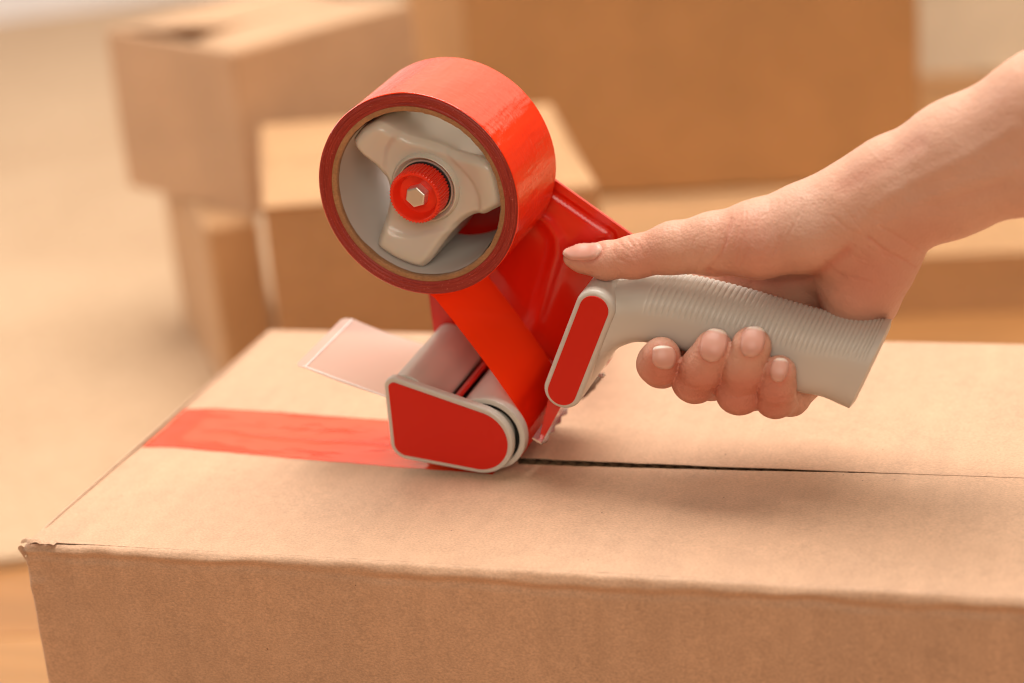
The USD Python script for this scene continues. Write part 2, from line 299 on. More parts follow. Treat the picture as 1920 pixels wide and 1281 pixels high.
# stacked pair at the left
carton('cardboard_box', 'shadowed lower cardboard box standing on the rug under the tilted box', (-505, 640), 35.7, 46, 236, FLOOR+10, -98.2, mt_card_bg, soft=9)
def lift(X, Y, T, s): return 13*np.exp(-(X/48)**2)*T*(1 if s == 1 else -.5)
carton('cardboard_box', 'cardboard box with a gaping lid stacked at upper left on a lower box', (-470, 664), 61, 192, 188, -97.5, 42., mt_card_bg3, cover=lift, soft=4)
# low carton at the right and the big one on it
lb = carton('cardboard_box', 'low flat cardboard box lying under the big box, right of centre', (-330, 843), 8, 1150, 420, FLOOR, -204., mt_card_bg, soft=9)
carton('cardboard_box', 'big tall cardboard box filling the background above the hand', (-412, 1046), 10, 432, 330, -203., 130., mt_card_bg2, soft=4)
carton('cardboard_box', 'tall cardboard box seen as a pale strip behind the tape roll, beside the big box', (-655, 1515), 2, 270, 250, FLOOR, 170., mt_card_bg, soft=4)
# pale panel far right
carton('cardboard_box', 'pale cream box beyond the wooden floor at the far upper right', (-260, 1722), 10, 900, 300, FLOOR, 40., cardboard('pale_carton', (.80, .66, .47), 2.), soft=5)

# ================================================================ THE PACKED BOX
XL, XR, YF, YB = -219.0, 430., -123.7, 151.
BOXB = (105., 13., FLOOR)
pb = thing('packed_box', BOXB, 'long cardboard box in the foreground being sealed with red tape', 'cardboard box')
def seam_y(x): return -8.0+0*x
def gap(x): return np.where(x < -20, 1.0, np.interp(x, [-20, 0, 60, 125, 160, 430], [6.8, 5.6, 3.6, 1.2, .2, .1]))
def top_z(x, y):
    """height of the box top: the flaps dip a little along the open seam"""
    x, y = np.asarray(x, float), np.asarray(y, float)
    half = np.where(y < -8, 115., 158.); T = np.clip(1-np.abs(y+8)/half, 0, 1)
    S = np.interp(x, [-219, -150, -60, 40, 200, 430], [.2, 1.0, 1.2, 2.0, 1.6, 1.0])
    z = -S*T**1.6
    z += (meshkit.fbm(np.stack([x/95., y/60., x*0], -1), 2, 5)-.5)*1.4*np.clip((y+123)/30, 0, 1)*np.clip((151-y)/30, 0, 1)
    z -= 1.6*smoothstep(-x, 196, 220)*(1-np.abs(y-13)/170)*np.clip((y+123)/20, 0, 1)
    return z
# walls: one rounded ring, cut into its four panels
r = 3.2; n = 10; ring = []; side = []
def seg(p, q, k, m):
    for i in range(m): ring.append(A(p)+(A(q)-A(p))*i/m); side.append(k)
def arc(cx, cy, a0, k):
    for i in range(n): t = math.radians(a0+90*i/n); ring.append(A([cx+r*math.cos(t), cy+r*math.sin(t)])); side.append(k if i < n/2 else (k+1) % 4)
seg((XL+r, YF), (XR-r, YF), 0, 420); arc(XR-r, YF+r, -90, 0); seg((XR, YF+r), (XR, YB-r), 1, 60); arc(XR-r, YB-r, 0, 1)
seg((XR-r, YB), (XL+r, YB), 2, 100); arc(XL+r, YB-r, 90, 2); seg((XL, YB-r), (XL, YF+r), 3, 150); arc(XL+r, YF+r, 180, 3)
ring = A(ring, float); side = A(side); m = len(ring); nn = normals2(ring)
zs = np.r_[FLOOR, np.linspace(-240, -80, 8), np.linspace(-70, -24, 20), np.linspace(-22, -4.2, 16), -3.2, -2.3, -1.5, -.85, -.4, -.12, 0.]
ins = np.r_[np.zeros(45), 0, .12, .45, .95, 1.6, 2.4, 3.3][-len(zs):]
V = []
xr = ring[:, 0]; fr = ((side == 0) | (ring[:, 1] < YF+r)).astype(float)
crn = np.exp(-((xr-XL)/26)**2)*np.exp(-((ring[:, 1]-YF)/14)**2)
for zz, i_ in zip(zs, ins):
    q3 = np.c_[xr, ring[:, 1], np.full(m, zz)]
    # soft corrugation ripples and bowing of the front panel
    d = .55*np.sin(xr/3.9+2*meshkit.fbm(q3/40, 2, 2))*fr*meshkit.fbm(q3/60, 2, 8)+(meshkit.fbm(q3/A([130, 130, 90]), 3, 4)-.5)*2.2*smoothstep(-zz, 3, 40)
    # crease just under the folded edge, wandering
    cl = -6.0-3.2*meshkit.fbm(np.c_[xr/34, xr*0, xr*0], 3, 21)+2.2*meshkit.noise(np.c_[xr/120, xr*0, xr*0], 3)
    d += -1.05*np.exp(-((zz-cl)/1.5)**2)*fr*(.35+.9*meshkit.noise(np.c_[xr/22, xr*0+3, xr*0], 9))
    d += 1.1*np.exp(-((zz-cl-3.0)/1.5)**2)*fr*meshkit.noise(np.c_[xr/30, xr*0+7, xr*0], 6)
    # crumpled corner
    d += crn*(meshkit.fbm(q3/6.5, 3, 31)-.5)*2.6*smoothstep(zz, -48, -6)+crn*(meshkit.fbm(q3/A([9, 9, 22]), 2, 33)-.5)*1.0
    zt = zz+np.where(zz > -4, (meshkit.fbm(np.c_[xr/26, ring[:, 1]/26, xr*0], 3, 12)-.5)*.9*fr, 0)+crn*(-1.2 if zz > -3 else 0)
    V.append(np.c_[ring-nn*i_+nn*d[:, None], zt])
V = np.vstack(V); i = np.arange(m); j = (i+1) % m
F = np.vstack([np.stack([k*m+i, k*m+j, (k+1)*m+j, (k+1)*m+i], 1) for k in range(len(zs)-1)]); fs = np.tile(side, len(zs)-1)
for k in range(4):
    ff = F[fs == k]; u, inv = np.unique(ff, return_inverse=True)
    part(pb, 'side_panel', (V[u], tri(inv.reshape(ff.shape))), mt_card, True)
TH = 3.6
def flap(y_out, sgn, nm):
    gx = np.unique(np.r_[np.linspace(XL+2.2, -150, 40), np.linspace(-150, 230, 170), np.linspace(230, XR-2.2, 30)]); T = np.linspace(0, 1, 60)
    X, TT = np.meshgrid(gx, T, indexing='ij'); y_in = seam_y(X)+(gap(X)*.0+.4 if sgn > 0 else -gap(X))
    rag = (meshkit.fbm(np.stack([X/9, X*0+sgn, X*0], -1), 3, 17)-.5)*.9*(gap(X) > .9)
    Y = y_out+(y_in+rag-y_out)*TT; Z = top_z(X, Y)
    Z = np.where(TT < .06, Z*(TT/.06), Z)
    Z = Z+(.54*(meshkit.fbm(np.stack([X/26, X*0+YF/26, X*0], -1), 3, 12)-.5)*1.5)*np.exp(-TT/.02)*(sgn < 0)
    if sgn < 0: Z = Z-.5*smoothstep(TT, .9, 1)*np.interp(X, [-219, -40, 0, 140, 430], [0, 0, 1., .2, 0])
    top = np.stack([X, Y, Z], -1).reshape(-1, 3); na, nb = X.shape
    gf = grid_faces(na, nb)
    if sgn > 0: gf = gf[:, ::-1]
    bot = top-[0, 0, .5]; bt = len(top)
    edge = np.arange(na)*nb+nb-1; e1_ = edge[:-1]; e2_ = edge[1:]
    p = part(pb, nm, (np.vstack([top, bot]), np.vstack([tri(gf), tri(gf[:, ::-1])+bt, tri(np.stack([e1_, e1_+bt, e2_+bt, e2_], 1))])), mt_card, True)
    # corrugated core and lower liner along the cut edge
    inn = top.reshape(na, nb, 3)[:, -1]
    xs = np.linspace(XL+4, XR-4, 1500); yi = np.interp(xs, inn[:, 0], inn[:, 1]); zi = np.interp(xs, inn[:, 0], inn[:, 2])
    wav = -TH/2-.25+(TH/2-.55)*np.sin(xs*2*np.pi/6.6)
    rows = [np.c_[xs, yi-sgn*-.1, zi+wav], np.c_[xs, yi+sgn*14, zi+wav]]
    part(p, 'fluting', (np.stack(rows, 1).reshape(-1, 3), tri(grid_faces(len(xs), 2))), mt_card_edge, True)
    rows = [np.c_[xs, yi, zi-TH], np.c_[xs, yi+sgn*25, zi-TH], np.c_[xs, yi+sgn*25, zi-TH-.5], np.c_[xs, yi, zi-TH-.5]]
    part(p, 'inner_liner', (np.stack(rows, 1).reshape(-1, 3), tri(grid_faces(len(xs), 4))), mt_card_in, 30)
flap(YF+3.1, -1, 'flap'); flap(YB-3.1, 1, 'flap')
# minor flaps beneath close the view into the box at both ends
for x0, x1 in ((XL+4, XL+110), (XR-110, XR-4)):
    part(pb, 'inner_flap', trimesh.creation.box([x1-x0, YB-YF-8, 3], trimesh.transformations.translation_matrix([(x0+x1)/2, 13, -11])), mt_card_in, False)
# torn, curled liner at the near left corner
t = np.linspace(0, 1, 26); a = np.linspace(0, 4.6, 16); TT, AA = np.meshgrid(t, a, indexing='ij')
rr = 1.9-.22*AA; P = np.stack([XL-.6+TT*1.6+np.cos(AA+.6)*rr*.55, YF+.6+rr*np.cos(AA)*.8+TT*1.2, -3.4-TT*5.0+rr*np.sin(AA)*.9+.5], -1)
part(pb, 'torn_liner', (P.reshape(-1, 3), grid_faces(26, 16)), mt_card, True)
t = np.linspace(0, 1, 40); a = np.linspace(0, 1, 8); TT, AA = np.meshgrid(t, a, indexing='ij')
P = np.stack([XL+.3+TT*17, YF+.2+AA*3.2+.5*np.sin(TT*17), .3+1.5*(1-TT)*np.sin(AA*2.2+.2)+(meshkit.fbm(np.stack([TT*9, AA*3, TT*0], -1), 2, 3)-.5)*1.8*(1-TT)], -1)
part(pb, 'torn_liner', (P.reshape(-1, 3), grid_faces(40, 8)), mt_card, True)
mt_ink = plain('blue_ink', (.12, .16, .55), .6)
sp = onz([(1787, 1120)], .35)[0]
# ================================================================ TAPE STUCK ALONG THE SEAM
ts = thing('tape_strip', (-140, 0, 0), 'glossy red packing tape stuck along the box seam at left of dispenser', 'tape')
xs = np.r_[np.linspace(-219.4, -70, 190), np.linspace(-69, -27.5, 44)]; T = np.linspace(0, 1, 64)
X, TT = np.meshgrid(xs, T, indexing='ij')
yf_ = np.interp(X, [-219, -160, -116, -80, -16], [-13.3, -17.5, -21.5, -24.7, -29.0]); yb_ = np.interp(X, [-219, -160, -100, -16], [35.5, 33.6, 28.5, 20.])
yf_ = yf_+(meshkit.fbm(np.stack([X/8, X*0, X*0], -1), 3, 51)-.5)*1.1
Y = yf_+(yb_-yf_)*TT
Z = top_z(X, Y)+.22
ridge = np.exp(-((Y-(8.5-.085*(X+219)+(meshkit.fbm(np.stack([X/18, X*0, X*0], -1), 2, 5)-.5)*5))/1.3)**2)
Z = Z+.34*ridge*smoothstep(X, -205, -150)+(meshkit.fbm(np.stack([X/30, Y/9, X*0], -1), 3, 77)-.5)*.34
Z = Z-np.where(X < -213, (( -213-X)/6.4)**2*3.2, 0)*1.0
top = np.stack([X, Y, Z], -1)
end = []
for k, zz in enumerate(np.linspace(-2.5, -52, 20)):       # wrapped over the end of the box
    row = top[0].copy(); row[:, 0] = XL-.55+.35*np.sin(row[:, 1]/4.)*min(1, k/5); row[:, 2] = top[0][:, 2]+zz; end.append(row)
top = np.concatenate([A(end[::-1]), top], 0)
part(ts, 'film', (top.reshape(-1, 3), tri(grid_faces(top.shape[0], 64))), mt_stuck, True)

# ================================================================ TAPE ROLL
tr = thing('tape_roll', L2W([0, 0, 25])[0], 'roll of red packing tape mounted on the dispenser hub', 'tape roll')
W0, W1 = 0., 50.
NA = 220
ang = np.linspace(0, 2*np.pi, NA+1); prof_w = np.r_[W0, W0+.15, W0+.5, np.linspace(2, 48, 36), W1-.5, W1]
rad = R_ROLL+(meshkit.fbm(np.stack(list(np.meshgrid(np.cos(ang)*3, prof_w/30, indexing='ij'))+[np.zeros((NA+1, len(prof_w)))], -1)+np.sin(ang)[:, None, None]*A([0, 0, 3.]), 2, 61)-.5)*.35
rad[:, 0] -= .35; rad[:, 1] -= .1
V = np.stack([rad*np.cos(ang)[:, None], rad*np.sin(ang)[:, None], np.tile(prof_w, (NA+1, 1))], -1).reshape(-1, 3)
uv = np.stack([np.tile((ang*R_ROLL/10)[:, None], (1, len(prof_w))), np.tile(prof_w/10*1., (NA+1, 1))], -1).reshape(-1, 2)
part(tr, 'wound_tape', (L2W(V), tri(grid_faces(NA+1, len(prof_w)))), mt_tape, True, uv=uv)
for w_, flip in ((W0, 1), (W1, -1)):                        # the wound edges, turn upon turn
    rs = np.linspace(40.9, R_ROLL-.33, 34); RR, AA = np.meshgrid(rs, ang, indexing='ij')
    dw = (meshkit.fbm(np.stack([RR*2.1, AA*.7, RR*0], -1), 3, 71)-.5)*.9*flip
    V = np.stack([RR*np.cos(AA), RR*np.sin(AA), w_+np.where(RR > R_ROLL-.6, 0, dw)], -1).reshape(-1, 3); uv = np.stack([AA*4.7, RR/10], -1).reshape(-1, 2)
    part(tr, 'wound_edge', (L2W(V), tri(grid_faces(34, NA+1))[:, ::flip]), mt_roll_side, True, uv=uv)
ang = np.linspace(0, 2*np.pi, NA, endpoint=False)
rc = [(40.95, .6), (40.8, .15), (39.6, .1), (38.75, .35), (38.45, .9), (38.4, 25), (38.4, 49.6), (40.9, 49.8)]
V, F_ = revolve(rc, NA); V[:, :2] *= 1+((meshkit.fbm(np.c_[V[:, :2]/2.2, V[:, 2]*0], 3, 5)-.5)*.018*(np.hypot(V[:, 0], V[:, 1]) < 39.3))[:, None]
part(tr, 'cardboard_core', (L2W(V), tri(F_)), mt_core, 50)
wob = .9+2.6*meshkit.fbm(np.c_[np.cos(ang)*2.6, np.sin(ang)*2.6, ang*0], 3, 9)
rows = [np.c_[38.15*np.cos(ang), 38.15*np.sin(ang), wob]]+[np.c_[rr*np.cos(ang), rr*np.sin(ang), wob*0+ww] for rr, ww in ((38.05, 5), (38.05, 15), (38.05, 30), (38.1, 49))]
part(tr, 'paper_lining', (L2W(np.stack(rows, 1).reshape(-1, 3)), tri(grid_faces(NA, 5, True))), mt_liner, True)
# loose run of tape from the roll down round the rubbing roller
RC = A([19.6, -114.0]); RR_ = 18.0
pts = []
pt0 = A([-1.0, -R_ROLL]); th = math.atan2(.506, .862); pt1 = RC+(RR_+.25)*A([math.cos(th), math.sin(th)])
for k in range(8): a = math.radians(-100+k*1.25); pts.append((R_ROLL+.1)*A([math.cos(a), math.sin(a)]))
c1 = pts[-1]+A([1.2, -.5])
for k in range(1, 40):
    t = k/40; q = c1+(pt1-c1)*t; q = q+A([.862, .506])*(.9*math.sin(math.pi*t)); pts.append(q)
for k in range(0, 41): a = th-(th+math.radians(96))*k/40; pts.append(RC+(RR_+.25)*A([math.cos(a), math.sin(a)]))
last = pts[-1]
for k in range(1, 8): pts.append(last+A([-3.2*k, -.02*k]))
pts = A(pts); ws = np.linspace(.6, 48.8, 26)
V = np.stack([np.repeat(pts[:, None, 0], 26, 1), np.repeat(pts[:, None, 1], 26, 1), np.tile(ws, (len(pts), 1))], -1)
wv = V.reshape(-1, 3); wo = L2W(wv); wo[:, 2] = np.maximum(wo[:, 2], top_z(wo[:, 0], wo[:, 1])+.3)
part(tr, 'loose_tape', (wo, tri(grid_faces(len(pts), 26))), mt_strip, True)

# ================================================================ DISPENSER
dp = thing('tape_dispenser', L2W([20, -132, 20])[0], 'red and grey hand tape dispenser pressed on the box, held by the hand', 'tape dispenser')
# back plate with embossed grooves
outline = np.vstack([[(-27, -125), (-26.4, -72.3)], [(-33, -45), (-37, -10), (-30, 22), (-6, 37), (22, 33)], [(44.7, -13.1+.4), (78.2, -38.5), (84, -44), (85, -52), (80, -66), (70, -84)], loc([(1147, 648), (1151, 660), (1143, 678), (1128, 692)], 54), [(50, -106), (42, -114), (34, -127), (24, -132), (-20, -131)]])
outline[2:7] = A([(-31, -52), (-33, -20), (-25, 14), (-2, 26), (24, 4.)])
Q, T_, nb = fill_poly(Polygon(outline).buffer(-5).buffer(5).exterior.coords[:-1], 1.15)
groove1 = LineString(loc([(1030, 358), (1075, 389), (1112, 415), (1139, 432), (1149, 440), (1149, 451), (1123, 454)], 54))
groove2 = LineString(loc([(1000, 395), (1030, 418), (1046, 445), (1046, 475), (1036, 505), (1022, 552), (1008, 600), (990, 627)], 54))
def sd(P, ls): return shapely.distance(shapely.points(P), ls)
poly = Polygon(Q[:nb])
dz = 1.3*np.exp(-(sd(Q, groove1)/1.5)**2)-1.7*np.exp(-(sd(Q, groove2)/3.2)**2)
edge_d = sd(Q, poly.exterior); rim = -1.0*np.exp(-(edge_d/1.2)**2)
Vf = np.c_[Q, 53.5+dz+rim*0]; Vb = np.c_[Q, 55.0+dz]
k = np.arange(nb); k2 = (k+1) % nb
part(dp, 'back_plate', (L2W(np.vstack([Vf, Vb])), np.vstack([T_[:, ::-1], T_+len(Q), tri(np.stack([k, k2, k2+len(Q), k+len(Q)], 1))])), mt_plate, 40)
# front plate (grey rim, red inlay)
def hull_of(circles, inset=0., n=240):
    g = shapely.union_all([Point(x, y).buffer(r_, 64) for x, y, r_ in circles]).convex_hull.buffer(-inset, 64)
    return resample(A(g.exterior.coords[:-1]), n)
PLATE = [(-20.8, -90.2, 5.2), (-19.2, -118.6, 8.2), (16.4, -114.6, 17.0)]
plate = hull_of(PLATE)
part_fp = part(dp, 'front_plate', prism(plate, -9, -4.6, 1.0, 5), mt_grey, 40)
panel = hull_of(PLATE, 2.3)
part(part_fp, 'red_inlay', prism(panel, -9.55, -8.2, .25, 2), mt_panel, 40)
# curved cover behind the front plate, carrying the tab
cov = A([(-25.6, -112), (-25.2, -97), (-24.2, -91), (-22.2, -87), (-18.5, -85.3), (-13.5, -86.2), (-9, -89.5), (-6.8, -93.3), (-4.6, -99.5), (-3.6, -104), (-6, -105), (-9, -97), (-14, -91), (-19, -89), (-21.4, -91.5), (-22.4, -97), (-22.4, -112)])
cov = resample(closed_spline(cov, 300), 200)
part(dp, 'curved_cover', prism(cov, -5.2, 52.5, .5, 2), mt_grey, 50)
bar = [(-1.5, -103), (1.2, -100.5), (4.0, -99.2), (4.6, -101), (1.5, -104.5)]
part(dp, 'tension_bar', prism(resample(bar, 40), -4.5, 52, .3, 2), mt_plate, 30)
part(dp, 'inner_web', prism(resample([(-24, -112), (-4, -105), (2, -118), (0, -128), (-24, -126)], 60), -4.5, 52, .3, 2), mt_black, 30)
# rubbing roller
rp = [(2, -3.2), (11.5, -3.2), (11.6, -2.8), (12.2, 1.5), (15.0, 1.5), (15.2, -3.4), (15.6, -3.9), (17.2, -3.9), (17.8, -3.5), (18, -2.8), (18, 50.5), (17.5, 51.2), (2, 51.2)]
V, F_ = revolve(rp, 96, centre=RC); rl = part(dp, 'roller', (L2W(V), tri(F_)), mt_grey, 35)
V, F_ = revolve([(12.3, 1.3), (12.3, -.9), (13., -1.2), (14.6, -1.2), (15.1, -.9), (15.1, 1.3)], 96, centre=RC); part(rl, 'black_ring', (L2W(V), tri(F_)), mt_black, 35)
# translucent tab
tip, root = A([-71.3, -81.6]), A([-26.5, -96.8]); dr = (root-tip)/np.linalg.norm(root-tip); nr = A([-dr[1], dr[0]])
u = np.linspace(0, 1, 40); wv = np.linspace(-5, 50, 12)
U, Wv = np.meshgrid(u, wv, indexing='ij'); Lq = np.linalg.norm(root-tip)
cut = np.where(U*Lq < 4, 0, 0); sag = -1.2*np.sin(U*np.pi)+np.where(U*Lq < 5.2, -(5.2-U*Lq)*.28, 0)
rcorn = np.clip((3-U*Lq)/3, 0, 1); Wv = np.clip(Wv, -5+3*(1-np.sqrt(1-rcorn**2*.99)), 50-3*(1-np.sqrt(1-rcorn**2*.99)))
P2 = tip+U[..., None]*Lq*dr+sag[..., None]*nr
Va = np.concatenate([P2, Wv[..., None]], -1).reshape(-1, 3); Vb_ = Va.copy(); Vb_[:, :2] -= nr*.35; gf = grid_faces(40, 12)
bd = np.r_[np.arange(12), 11+12*np.arange(1, 40), 12*39+np.arange(10, -1, -1), 12*np.arange(38, 0, -1)]; bd2 = np.roll(bd, -1)
tb = part(dp, 'clear_tab', (L2W(np.vstack([Va, Vb_])), np.vstack([tri(gf), tri(gf[:, ::-1])+480, tri(np.stack([bd, bd+480, bd2+480, bd2], 1))])), mt_tab, 40)
fp = tip+dr*5.2-nr*.15
part(tb, 'fold_ridge', prism(resample([fp+dr*.45, fp+nr*.38, fp-dr*.45, fp-nr*.25], 12), -4.4, 49.2, .1, 1), mt_tab_ridge, 50)
eb = [tip+dr*4+nr*.12, root+nr*.1, root-nr*.55, tip+dr*4-nr*.55]
part(tb, 'edge_bead', prism(resample(eb, 60), -5.5, -4.8, .1, 1), mt_tab_ridge, 50)
# handle: flange (rounded slot) with red inlay, ribbed grip
_ax, _nx = A([.431, .902]), A([.902, -.431])
FLANGE = [(*(92.3*_nx-9.0*_ax), 8.8), (*(92.3*_nx-53.4*_ax), 8.8)]
flp = hull_of(FLANGE, 0, 160)
fg = part(dp, 'handle_flange', prism(flp, -9, 45, 2.2, 6), mt_grey, 50)
rdp = hull_of(FLANGE, 2.3, 140)
part(fg, 'red_inlay', prism(rdp, -9.6, -7.5, .25, 2), mt_panel, 40)
topx = A([(1118, 524), (1160, 519), (1190, 517), (1235, 516), (1300, 523), (1350, 534), (1400, 547), (1470, 567), (1540, 586), (1600, 597), (1645, 603), (1672, 605)])
botx = A([(1112, 716), (1142, 672), (1165, 653), (1200, 644), (1255, 652), (1300, 668), (1345, 685), (1415, 712), (1480, 736), (1535, 746), (1572, 761), (1593, 770)])
from scipy.interpolate import CubicSpline, PchipInterpolator
st = np.r_[0, .05, .10, .17, .27, .355, .44, .57, .70, .82, .92, 1.0]; ss = np.linspace(0, 1, 760)
TP = PchipInterpolator(st, loc(topx, 13))(ss); BP = PchipInterpolator(st, loc(botx, 2))(ss)
NT = 72; th = np.linspace(0, 2*np.pi, NT, endpoint=False)
HW0, HW1 = -6.3, 27.0
V = []
ex = 2.7
for q_, (tp_, bp_) in enumerate(zip(TP, BP)):
    ce, si = np.cos(th), np.sin(th); cx = np.sign(ce)*np.abs(ce)**(2/ex); cy = np.sign(si)*np.abs(si)**(2/ex)
    mid, hv = (tp_+bp_)/2, (tp_-bp_)/2; s_ = ss[q_]
    hw = (HW1-HW0)/2*(1+.05*smoothstep(s_, .85, 1)+.08*(1-smoothstep(s_, 0, .12))); wm = (HW0+HW1)/2
    ribz = smoothstep(s_, .155, .19)*(1-smoothstep(s_, .945, .965)); frac = (1-cy)/2
    lim_ = np.interp(s_, [.15, 1.], [.385, .275]); amp = .58*ribz*(1-smoothstep(frac, lim_-.07, lim_))
    ph = np.abs(np.sin(math.pi*(s_-.155)*(.0+46)/.81))
    d = amp*(ph**.7-1)
    endr = 1-.10*smoothstep(s_, .985, 1.0)**2
    cyb = cy.copy()
    V.append(np.c_[(mid+hv*cyb[:, None]*endr+d[:, None]*cy[:, None]*hv/np.linalg.norm(hv)), wm+hw*cx*endr+d*cx])
V = A(V); axis_end = A([.93, -.36])
V = V.reshape(-1, 3); F_ = grid_faces(len(ss), NT, False)
i, j = np.meshgrid(np.arange(len(ss)-1), np.arange(NT), indexing='ij'); j2 = (j+1) % NT
F_ = np.stack([i*NT+j, (i+1)*NT+j, (i+1)*NT+j2, i*NT+j2], -1).reshape(-1, 4)
cen = V[-NT:].mean(0); V = np.vstack([V, V[-NT:]*.9+cen*.1+A([.9, -.35, 0])*.5, [cen+A([.5, -.2, 0])]]); b0 = len(ss)*NT
jj = np.arange(NT); F_ = np.vstack([tri(F_), tri(np.stack([b0-NT+jj, b0+jj, b0+(jj+1) % NT, b0-NT+(jj+1) % NT], 1)), np.stack([b0+jj, np.full(NT, len(V)-1), b0+(jj+1) % NT], 1)])
part(dp, 'grip', (L2W(V), F_), mt_grey, 50)
# blade holder and toothed blade
b0_, b1_ = A([43.2, -119.6]), A([56.5, -98.0]); bd_ = (b1_-b0_)/np.linalg.norm(b1_-b0_); bn_ = A([-bd_[1], bd_[0]])
part(dp, 'blade_holder', prism(resample([b0_+bd_*1.2, b1_, b1_+bn_*7.5, b0_+bd_*1.2+bn_*1.8], 60), .8, 53, .4, 2), mt_plate, 30)
nt = 6; wt = []; prof = []
for k in range(nt):
    w_ = -2+k*55/nt; prof += [(w_, 0.), (w_+55/nt*.5, -1.5), ]
prof = A(prof+[(53, 0)]); base = np.c_[prof[::-1, 0], np.full(len(prof), 5.)]
pg = np.vstack([prof, base]); tr_ = earcut(pg)
def bl(P, off): q = b0_+bd_*(1.8+off)+bn_*(P[:, 1:2]-.5); return np.c_[q, P[:, 0]]
Va, Vb_ = bl(pg, .5), bl(pg, -.4); nn_ = len(pg); k = np.arange(nn_); k2 = (k+1) % nn_
part(dp, 'toothed_blade', (L2W(np.vstack([Va, Vb_])), np.vstack([tr_, tr_[:, ::-1]+nn_, tri(np.stack([k, k2, k2+nn_, k+nn_], 1))])), mt_steel, 20)
# rear bracket seen under the flange
cl_ = loc([(1092, 748), (1103, 741), (1110, 733), (1117, 729), (1121, 720), (1129, 712), (1134, 705), (1131, 700), (1124, 702), (1119, 692), (1113, 697), (1112, 708), (1103, 714), (1098, 728)], 50)
part(dp, 'blade_clip', prism(cl_, 48.5, 51.0, .5, 2, n=120), mt_steel, 25)
pin_ = loc([(1131, 704)], 49)[0]; V, F_ = revolve([(.01, 47.2), (.8, 47.2), (1.1, 47.6), (1.1, 49)], 24, centre=pin_); part(dp, 'clip_pin', (L2W(V), tri(F_)), mt_bolt, 30)
# hub: three arms that spring against the core, boss, knurled knob, bolt
sp_px = A([(662.5, 270), (664, 258), (675, 246), (692, 236), (706, 231), (722, 237), (745, 256), (782, 271), (815, 281), (845, 291), (880, 297), (908, 301.5), (922, 309), (931, 328), (937, 355), (936.5, 386), (920, 396), (905, 404), (888, 407.5), (865, 418), (844, 436), (828, 455), (814, 475), (797, 497), (783, 504.5), (745, 493), (712, 478), (707, 467), (707, 455), (713, 436), (717, 415), (721, 385), (719, 357), (708, 330), (690, 307), (672, 287)])
hub2 = resample(ccw(closed_spline(loc(sp_px, 6), 500)), 300); rr = np.linalg.norm(hub2, axis=1); hub2 = hub2*np.minimum(1, 37.6/rr)[:, None]
Q, T_, nb = fill_poly(hub2, .9); rq = np.linalg.norm(Q, axis=1); hp = Polygon(Q[:nb]); ed = sd(Q, hp.exterior)
za = 10.2-1.6*smoothstep(rq, 13, 22)-3.6*smoothstep(rq, 20, 34)
# each arm carries a raised end pad with a crescent step
step = smoothstep(np.sin(0*rq)+rq+3.5*np.cos(3*(np.arctan2(Q[:, 1], Q[:, 0])-math.radians(262))-.9), 22.5, 25)
za = za+1.1*(1-step)-.4
za = za+3.2*np.exp(-(ed/1.35)**1.6)
rings = [np.c_[Q[:nb]*1.0, za[:nb]]]
edge = Q[:nb]; no = normals2(edge)
V = np.c_[Q, za]; skirts = []
for q_, (o_, w_) in enumerate([(.35, .8), (.5, 2.5), (.55, 12), (.6, 30), (.6, 47)]):
    skirts.append(np.c_[np.minimum(1, 37.8/np.maximum(np.linalg.norm(edge+no*o_, axis=1), 1))[:, None]*(edge+no*o_), za[:nb]+w_ if q_ < 2 else np.full(nb, 6.+w_)])
Fh = [T_[:, ::-1]]; base = np.arange(nb); off = len(V)
for s_ in skirts:
    kk = off+np.arange(nb); Fh.append(tri(np.stack([base, np.roll(base, -1), np.roll(kk, -1), kk], 1))); base = kk; off += nb
V = np.vstack([V]+skirts)
hb = part(dp, 'hub', (L2W(V), np.vstack(Fh)), mt_hub, 50)
V, F_ = revolve([(10, 10.4), (13.2, 10.4), (14.2, 8.2), (14.8, 7.8), (15.5, 8.2), (16.2, 11)], 96); part(hb, 'boss_ring', (L2W(V), tri(F_)), mt_hub, 50)
V, F_ = revolve([(9, 9.2), (13.0, 9.2), (13.2, 9.5), (13.2, 10.3), (9, 10.3)], 96); part(hb, 'washer', (L2W(V), tri(F_)), mt_bolt, 30)
V, F_ = revolve([(7, 8.5), (12.4, 8.5), (12.5, 9.1), (7, 9.1)], 96); part(hb, 'spring_seat', (L2W(V), tri(F_)), mt_black, 30)
# knob: fluted sleeve, hollow front
nk = 480; ak = np.linspace(0, 2*np.pi, nk, endpoint=False); fl_ = np.clip(np.sin(ak*48)*1.6, -1, 1)*.28
kp = [(a_, b_+4.6) for a_, b_ in [(9.0, 3.8), (11.6, 3.8), (11.9, 2.6), (11.9, -6.2), (11.7, -7.2), (11.2, -7.7), (10.5, -7.7), (10.1, -7.3), (9.6, -5.4), (8.7, -2.6), (6.0, -2.2), (3., -2.2), (0.01, -2.2)]]
V = np.stack([np.c_[(r_+(fl_ if 1 <= q_ <= 4 else 0))*np.cos(ak), (r_+(fl_ if 1 <= q_ <= 4 else 0))*np.sin(ak), np.full(nk, w_)] for q_, (r_, w_) in enumerate(kp)], 1)
kb = part(dp, 'knob', (L2W(V.reshape(-1, 3)), tri(grid_faces(nk, len(kp), True))), mt_knob, 35)
hexa = A([(5.0*math.cos(a), 5.0*math.sin(a)) for a in np.arange(6)*math.pi/3+.25]); hexa = resample(hexa, 60)
part(kb, 'hex_bolt', prism(hexa, -2.4, 3, .8, 4), mt_bolt, 40)

